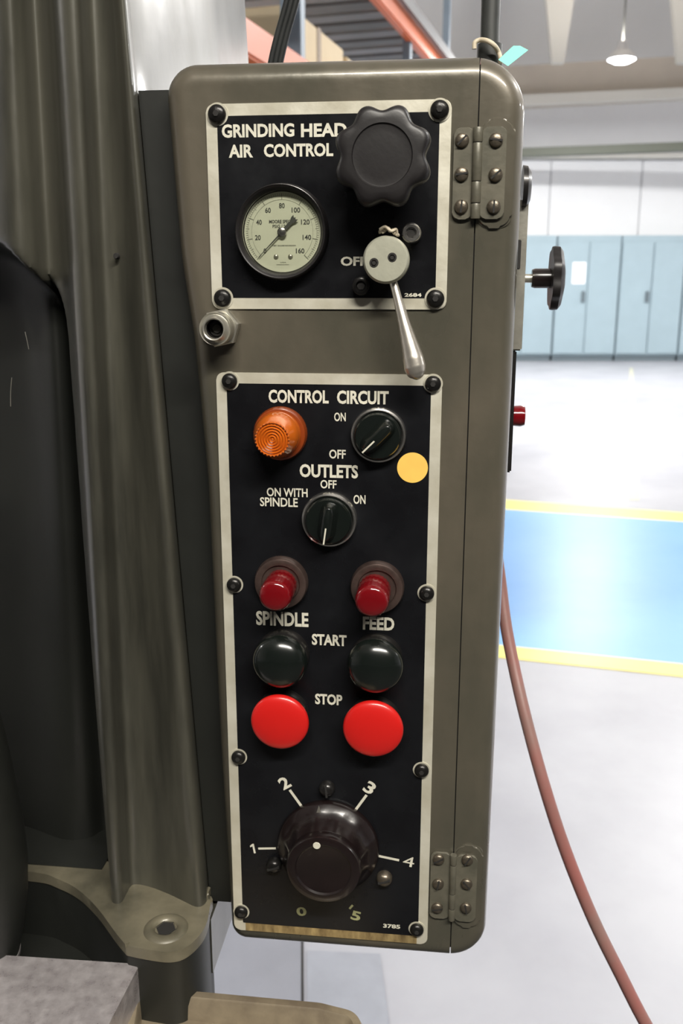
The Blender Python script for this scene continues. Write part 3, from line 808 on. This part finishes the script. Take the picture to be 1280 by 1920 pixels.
# socket headed studs by the lever
p = P(770.5, 436.5, .014); s_ = S(770, 436, .014)
st = add('socket_stud', lathe([(0, -.014), (19 * s_, -.014), (19 * s_, -.004), (17.5 * s_, -.0008), (15 * s_, 0), (10.5 * s_, 0), (10, -.0001)][:6] + [(9.5 * s_, -.002), (0, -.002)], 32), 'chrome', cbx, p, label='bright socket-headed stud upper right of the lever')
add('hex_recess', lathe([(0, .0003), (8.6 * s_, .0003), (8.6 * s_, -.001)], 6), 'gap', st, (p.x, p.y, p.z - .0018))
p = P(676, 536, .010)
st = add('socket_stud', lathe([(0, -.010), (18 * s_, -.010), (18 * s_, -.003), (16.5 * s_, -.0006), (14 * s_, 0), (9.5 * s_, 0), (9 * s_, -.002), (0, -.002)], 32), 'screw', cbx, p, label='black socket-headed stud lower left of the lever')
add('hex_recess', lathe([(0, .0003), (8 * s_, .0003), (8 * s_, -.001)], 6), 'gap', st, (p.x, p.y, p.z - .0018))

# ---- air fitting at the left edge
fh = .024
fc = P(400, 617.5, fh); fs = S(400, 617, fh)
ft = add('air_fitting', lathe([(0, -.014), (17 * fs, -.014), (17.3 * fs, -.003), (18.5 * fs, -.0005), (20.5 * fs, 0), (22.5 * fs, -.0008), (24.5 * fs, -.0032), (27.5 * fs, -.0040), (30 * fs, -.0035), (31.3 * fs, -.0045), (31.3 * fs, -.0072), (30 * fs, -.009), (31 * fs, -.0105), (31 * fs, -.014), (28 * fs, -.016), (28 * fs, -.024)], 48), 'nickel', cbx, fc, label='round nickel air fitting with a dark bore')
add('hex_nut', lathe([(0, 0), (37 * fs, 0), (38 * fs, .001), (38 * fs, .0075), (35 * fs, .0085), (20 * fs, .0085)], 6, phase=R(12)), 'nickel', ft, (fc.x, fc.y, .0), smooth=20)
add('bore', lathe([(0, 0), (15.5 * fs, 0), (16.9 * fs, .006), (17.1 * fs, .006)], 32), 'dark_ring', ft, (fc.x, fc.y, fc.z - .0105))
add('bore_valve', lathe([(0, .001), (8 * fs, .001), (9 * fs, 0), (12 * fs, 0), (12.5 * fs, .0012), (14 * fs, .001)], 32), 'gap', ft, (fc.x, fc.y, fc.z - .0095))

# ---- indicator lamps
def pilot(bx, by, br, lx, ly, lr_, hl, ring_m, lens_m, label, fresnel):
    b_ = P(bx, by, .008); k = S(bx, by, .008)
    o = add('indicator_lamp', lathe([(0, -.008), (br * 1.02 * k, -.008), (br * 1.02 * k, -.003), (br * .97 * k, -.0006), (br * .90 * k, 0), (br * .74 * k, -.0006), (br * .70 * k, -.002), (0, -.002)], 56), ring_m, cbx, b_, label=label)
    c = P(lx, ly, hl); kk = S(lx, ly, hl); L = hl - .006
    if fresnel:
        pr = [(0, -L), (br * .86 * k, -L), (br * .85 * k, -L * .55), (br * .76 * k, -L * .32), (lr_ * 1.12 * kk, -L * .16), (lr_ * 1.05 * kk, -.001), (lr_ * kk, 0)]
        n_ = 6
        for i in range(n_):
            r_ = lr_ * kk * (1 - (i + .35) / n_); pr += [(r_, -.0011), (r_ - lr_ * kk * .10, 0.0001)]
        pr += [(0, -.0002)]
        add('lens', lathe(pr, 56), lens_m, o, (c.x, c.y, hl), smooth=25, label='ribbed amber lens')
        bd = bmesh.new()
        for i in range(30):
            a = 2 * math.pi * i / 30
            bmesh.ops.create_icosphere(bd, subdivisions=1, radius=.0007, matrix=Matrix.Translation((math.cos(a) * lr_ * 1.02 * kk, math.sin(a) * lr_ * 1.02 * kk, 0)))
        x_ = add('lens_beads', bd, lens_m, o, (c.x, c.y, hl)); x_['kind'] = 'stuff'
    else:
        rf = lambda r, z, a: r * (1 + .018 * math.cos(24 * a)) if z < -.002 else r
        add('lens', lathe([(0, -L), (lr_ * 1.03 * kk, -L), (lr_ * 1.03 * kk, -.004), (lr_ * .96 * kk, -.0016), (lr_ * .80 * kk, -.0003), (lr_ * .5 * kk, .0003), (0, .0005)], 72, rfun=rf), lens_m, o, (c.x, c.y, hl), smooth=50, label='deep red lens')
pilot(523, 815, 50, 510, 824, 31, .029, 'amber_b', 'amber', 'amber indicator lamp with ribbed lens', True)
pilot(525, 1096, 50, 514, 1120, 30, .032, 'dirty_ring', 'lens_red', 'red indicator lamp above SPINDLE', False)
pilot(706, 1105, 50, 696, 1130, 31, .032, 'dirty_ring', 'lens_red', 'red indicator lamp above FEED', False)

# ---- selector switches
def selector(rx, ry, kx, ky, kr, ang, line, label):
    hh_ = .016
    b_ = P(rx, ry, .007); k = S(rx, ry, .007)
    o = add('selector_switch', lathe([(0, -.007), (52 * k, -.007), (52.5 * k, -.002), (51 * k, -.0004), (48 * k, 0), (46.0 * k, -.0005), (45 * k, -.003), (0, -.003)], 64), 'chrome', cbx, b_, label=label)
    c = P(kx, ky, hh_)
    add('switch_body', lathe([(0, -.010), (44.5 * k, -.010), (43.5 * k, -.0062), (41 * k, -.0048), (0, -.0044)], 56), 'button', o, (b_.x, b_.y, hh_))
    hb = bmesh.new()
    rings = []
    for zz, ww, ll in ((-.006, .0085, 40 * k), (-.002, .0055, 38 * k), (.0035, .0036, 35 * k), (.0050, .0026, 33 * k), (.0054, .0016, 31.5 * k)):
        rp = []
        for i in range(32):
            a = 2 * math.pi * i / 32
            cx_ = math.copysign(abs(math.cos(a)) ** .5, math.cos(a)); sy_ = math.copysign(abs(math.sin(a)) ** .8, math.sin(a))
            rp.append((cx_ * ll * .98 if True else 0, sy_ * ww, zz))
        rings.append(rp)
    loft(rings, hb, True, True)
    add('switch_grip', hb, 'button', o, (b_.x, b_.y, hh_ - .0015), rot=rz(ang), smooth=50)
    a = P(line[0], line[1], hh_ + .004); b = P(line[2], line[3], hh_ + .004)
    ln_ = (b - a).length
    add('pointer_line', box(6 * k, 37 * k, -.0005, .0005, .0052, .0060), 'print', o, (b_.x, b_.y, hh_ - .0018), rot=rz(ang), smooth=0)
selector(708.5, 817, 705, 822, 44, 225, (703.6, 830, 676, 856), 'black selector switch with chrome ring beside the ON and OFF marks')
selector(616, 976, 612, 982, 43, 262, (604.8, 962, 604.8, 1003), 'black selector switch with chrome ring below OUTLETS')

# ---- push buttons
def push(cx, cy, cr, m, label, hgt=.021, dm=.0045):
    c = P(cx, cy, hgt); k = S(cx, cy, hgt)
    o = add('push_button', lathe([(0, -hgt), (50 * k, -hgt), (51 * k, -hgt + .006), (49 * k, -hgt + .0085), (44 * k, -hgt + .009), (43 * k, -hgt + .006), (0, -hgt + .006)], 56), 'dark_ring', cbx, c, label=label)
    dome = [(0, -.0150), (cr * .62 * k, -.0150), (cr * .64 * k, -.0085), (cr * .92 * k, -.0078), (cr * .985 * k, -.0068), (cr * k, -.0056), (cr * .985 * k, -.0043)]
    for i in range(1, 9):
        a = R(90) * i / 8
        dome.append((cr * .985 * k * math.cos(a * .999), -.0043 + dm * math.sin(a)))
    dome[-1] = (0, dm - .0043)
    add('button_cap', lathe(dome, 64), m, o, c, smooth=50)
push(522.5, 1245.5, 52.5, 'button', 'black START push button for the spindle', dm=.0105)
push(702, 1254, 54, 'button', 'black START push button for the feed', dm=.0105)
push(522, 1360, 55.5, 'red', 'red STOP push button for the spindle')
push(698, 1373, 57.5, 'red', 'red STOP push button for the feed')

# ---- yellow sticker
p = P(773, 877, .0014)
add('round_sticker', lathe([(0, .00025), (28.7 * S(773, 877), .00025), (28.9 * S(773, 877), 0)], 40), 'sticker', pl2, p, smooth=0, label='round yellow sticker')

# ---- rotary speed dial
b_ = P(613, 1597, .010); k = S(613, 1597, .010)
def facet(r, z, a):
    if -.002 < z < .014: return r * (1 - .035 * (.5 + .5 * math.cos(12 * a)))
    return r
rd = add('speed_dial', lathe([(0, -.010), (93 * k, -.010), (96 * k, -.008), (96.5 * k, -.005), (94 * k, -.0025), (86 * k, .0), (78 * k, .004), (72 * k, .010), (68.5 * k, .0145), (0, .0145)], 96, rfun=facet), 'bake', cbx, b_, label='large dark bakelite rotary dial numbered 0 to 5')
add('dial_cap', lathe([(0, 0), (68 * k, 0), (69 * k, .002), (68.5 * k, .0055), (66.5 * k, .0072), (63 * k, .0078), (52 * k, .0076), (49.5 * k, .0062), (47 * k, .0060), (0, .0060)], 72), 'bake', rd, (b_.x, b_.y, b_.z + .0145))
p = P(593.5, 1585.5, b_.z + .0222)
add('white_dot', lathe([(0, .0003), (6.5 * k, .0003), (7 * k, 0)], 20), 'print', rd, (p.x, p.y, b_.z + .0222))
pa = P(597, 1523, .012)
add('pointer_arrow', prism([(-.0022, -.003), (0, .0045), (.0022, -.003), (.0008, -.0012), (-.0008, -.0012)], 0, .0004), 'nickel', rd, (pa.x, pa.y, .0098 + .0005), smooth=0)
for x, y, m_ in ((612, 1481, 'dark_ring'), (513, 1625, 'screw'), (720, 1650, 'hscrew')):
    p = P(x, y, .005)
    s_ = add('dial_screw', lathe([(.0058, -.0036), (.0058, -.001), (.0048, .0014), (.003, .0026), (0, .003)], 28), m_, cbx, (p.x, p.y, .005))
    add('screw_slot', box(-.0046, .0046, -.0007, .0007, 0, .0033), 'gap', s_, (p.x, p.y, .005), rot=rz(95 if x == 612 else 20), smooth=0)

# ---- hinges
def hinge(xl, xr, yt, yb, kx0, kx1, joints, scr, padx, pady0, pady1, label):
    ym = (yt + yb) / 2
    u0 = P(xl, ym, .003).x; u1 = P(xr, ym, .003).x; v1 = P((xl + xr) / 2, yt, .003).y; v0 = P((xl + xr) / 2, yb, .003).y
    ka = P(kx0, ym, .004).x; kb = P(kx1, ym, .004).x; kc_ = SEAM; kr = (kb - ka) / 2
    hg = add('hinge', prism(rrect(u0, kc_ - kr * .7, v0, v1, .004), .0005, .0026, .0004, seg=1), 'hinge', cbx, label=label)
    # square off the inner side of each leaf
    add('hinge_leaf', prism(rrect(kc_ + kr * .7, u1, v0, v1, .004), .0019, .0040, .0004, seg=1), 'hinge', hg)
    add('hinge_pin', lathe([(0, 0), (kr * .9, 0), (kr * .9, v1 - v0 - .001), (0, v1 - v0 - .001)], 24), 'gap', hg, (kc_, v0 + .0005, .0030), rot=Matrix.Rotation(R(-90), 3, 'X'))
    vj = [v1] + [P(kx0, j, .004).y for j in joints] + [v0]
    for a, b in zip(vj, vj[1:]):
        L = a - b - .0005
        add('knuckle', lathe([(0, 0), (kr * .93, 0), (kr, .0004), (kr, L - .0004), (kr * .93, L), (0, L)], 24), 'hinge', hg, (kc_, b + .00025, .0032), rot=Matrix.Rotation(R(-90), 3, 'X'))
    sm = screw_mesh(.0042, .0030, None, 'hscrew', 'hinge_screw')
    sl = mesh('screw_slot', box(-.0037, .0037, -.00055, .00055, .0016, .00305), 'gap', 0)
    for x, y, an in scr:
        hz = .0026 if x < kx0 else .0040
        p = P(x, y, hz + .0015)
        s_ = add('hinge_screw', sm, None, hg, (p.x, p.y, hz - .0001))
        add('screw_slot', sl, None, s_, (p.x, p.y, hz - .0001), rot=rz(an))
    pu = P(padx, ym, .001).x; pa_, pb_ = P(xr, pady0, .001).y, P(xr, pady1, .001).y
    add('hinge_pad', prism(rrect(SEAM + .0006, pu, pb_, pa_, .008, 8), -.004, .0018, .0014, seg=3), 'box', hinged_side)
hinge(849, 947, 238, 411, 889, 908, (267, 340, 381), ((866, 262.5, 45), (865, 326, 8), (864.5, 387, 85), (930, 262, -8), (929, 327, 42), (925.5, 387, 88)), 963, 222, 428, 'upper painted butt hinge with six slotted screws')
hinge(806, 893, 1602, 1725, 842, 855, (1622, 1676, 1704), ((822, 1613, 30), (821, 1659, 80), (819.5, 1704, 10), (876, 1614, 60), (874.5, 1659, 130), (873, 1704, 100)), 903, 1586, 1740, 'lower painted butt hinge in shadow')

# ---- things on the right side of the box
ur = outl[0].x
def side_at(x, y, h): return P(x, y, h)
hs = -.045
a = P(988, 378, hs); b = P(984, 640, hs)
add('side_plate', box(.108, a.x, P(980, 655, hs).y, a.y, hs - .035, hs + .014, .001), 'nickel', cbx)
p1 = P(985, 310, hs); p2 = P(985, 396, hs)
bm = lathe([(0, 0), (.013, 0), (.0125, .003), (.009, .0052), (0, .006)], 32)
add('side_cap', bm, 'dark_ring', cbx, (a.x - .0045, (p1.y + p2.y) / 2, hs + .012), rot=Matrix.Rotation(R(90), 3, 'Y'), label='low domed dark cap on the right side')
a2 = P(976.5, 450, -.022); b2 = P(976, 505, -.022)
add('side_slot', box(.108, a2.x, b2.y, a2.y, -.026, -.018, .0004), 'gap', cbx)
a3 = P(969, 655, hs); b3 = P(960, 880, hs)
add('lower_side_plate', box(.104, a3.x - .001, b3.y, a3.y, hs - .03, hs + .012, .001), 'dark_ring', cbx)
c = P(975, 780, -.06)
add('side_button', lathe([(0, -.006), (.007, -.006), (.0075, .0), (.0066, .003), (0, .004)], 28), 'lens_red', cbx, (c.x, c.y, -.06), rot=Matrix.Rotation(R(90), 3, 'Y'), label='small brownish red button on the right side')
# side star knob on its shaft, axis along u
hk = -.055
def along_u(prof, name, m, px, parent, seg=28, **k_):
    p = P(px, 522, hk)
    return add(name, lathe(prof, seg, **k_), m, parent, (p.x, P(1000, 522, hk).y, hk), rot=Matrix.Rotation(R(90), 3, 'Y'))
sk = S(1000, 520, hk)
kb_ = along_u([(0, -20 * sk), (58 * sk, -20 * sk), (59 * sk, -16 * sk), (58 * sk, -6 * sk), (50 * sk, 0), (30 * sk, 4 * sk), (0, 5 * sk)], 'side_knob', 'plastic', 1052, cbx, 96,
              rfun=lambda r, z, a: r * (1 - .10 * (.5 - .5 * math.cos(7 * a)) * min(1, r / (50 * sk))))
kb_['label'] = 'black lobed knob on a shaft at the right side'
along_u([(0, -40 * sk), (16 * sk, -40 * sk), (18 * sk, -34 * sk), (18 * sk, 0), (0, 0)], 'knob_hub', 'bake', 1037, kb_)
along_u([(0, -60 * sk), (8 * sk, -60 * sk), (8 * sk, 0), (0, 0)], 'knob_shaft', 'nickel', 1000, kb_)

# ================================================================== CABLES AND HOSE (panel frame)
hp_px = [(925, 1000, -.175), (937, 1085, -.168), (947, 1165, -.155), (962, 1245, -.14), (985, 1345, -.12), (1019, 1470, -.10), (1058, 1590, -.09), (1108, 1715, -.08), (1160, 1822, -.07), (1225, 1945, -.06), (1330, 2100, -.05)]
pts = [P(x, y, h) for x, y, h in hp_px]
pts += [pts[-1] + Vector((.07, -.16, .01)), pts[-1] + Vector((.12, -.36, .02)), Vector((pts[-1].x + .14, FLV + .016, pts[-1].z + .03))]
t = add('air_hose', tube(smooth_path(pts, 8), lambda s: .0052, 16), 'hose', None, frame=PM, smooth=60)
meta(t, 'thin dull red rubber hose hanging from behind the control box to lower right', 'hose')
# ribbed black cable rising behind the box at upper left
bz = -.15
pth = smooth_path([P(507, 175, bz), P(517, 115, bz), P(529, 65, bz), P(547, 0, bz), P(575, -120, bz), P(600, -300, bz)], 6)
pth += [Vector((pth[-1].x + .012, pth[-1].y + .12, bz)), Vector((pth[-1].x + .016, ZC - ORG.z, bz))]
bm = bmesh.new()
for off in (-.0036, 0, .0036):
    tube([p + Vector((off, 0, 0)) for p in pth], .0024, 12, bm)
t = add('ribbed_cable', bm, 'belt', None, frame=PM, smooth=60); meta(t, 'flat ribbed black cable rising behind the top left of the control box', 'cable')
# dark conduit at upper right
cz = -.11
cp = [P(918, 190, cz), P(918, 100, cz), P(918, 60, cz), P(920, 0, cz), P(924, -160, cz), P(930, -330, cz)]
t = root('conduit', PM, P(918, 190, cz), 'dark grey conduit pipe rising behind the top right corner of the box', 'pipe')
cps = smooth_path(cp, 5); cps.append(Vector((cps[-1].x, ZC - ORG.z, cz)))
add('conduit_pipe', tube(cps, .0066, 20), 'pipe', t, smooth=60)
add('conduit_collar', tube([P(917, 150, cz), P(917, 108, cz), P(918, 84, cz)], .0088, 20), 'pipe', t, smooth=60)
tz_ = -.098
loop = [P(889, 92, tz_), P(890, 80, tz_), P(900, 75, tz_), P(914, 77, tz_ + .004), P(926, 85, tz_ + .004), P(934, 97, tz_), P(938, 112, tz_), P(935, 128, tz_ - .005)]
t = add('cable_tie', tube(smooth_path(loop, 6), .0016, 10), 'tie', None, frame=PM, smooth=60); meta(t, 'curled cream cable tie around the conduit foot', 'cable tie')
ta = [P(934, 112, -.085), P(962, 86, -.095), P(975, 86, -.10), P(990, 94, -.10), P(968, 112, -.092), P(952, 124, -.085)]
bm = bmesh.new()
fa = [bm.verts.new(p) for p in ta]; fb_ = [bm.verts.new(p + Vector((0, .0004, -.0012))) for p in ta]
bm.faces.new(fa); bm.faces.new(fb_[::-1])
for i in range(6): bm.faces.new((fa[i], fb_[i], fb_[(i + 1) % 6], fa[(i + 1) % 6]))
t = add('paper_tag', bm, 'tag', None, frame=PM, smooth=0); meta(t, 'small mint green tag sticking up at the top right corner of the box', 'tag')
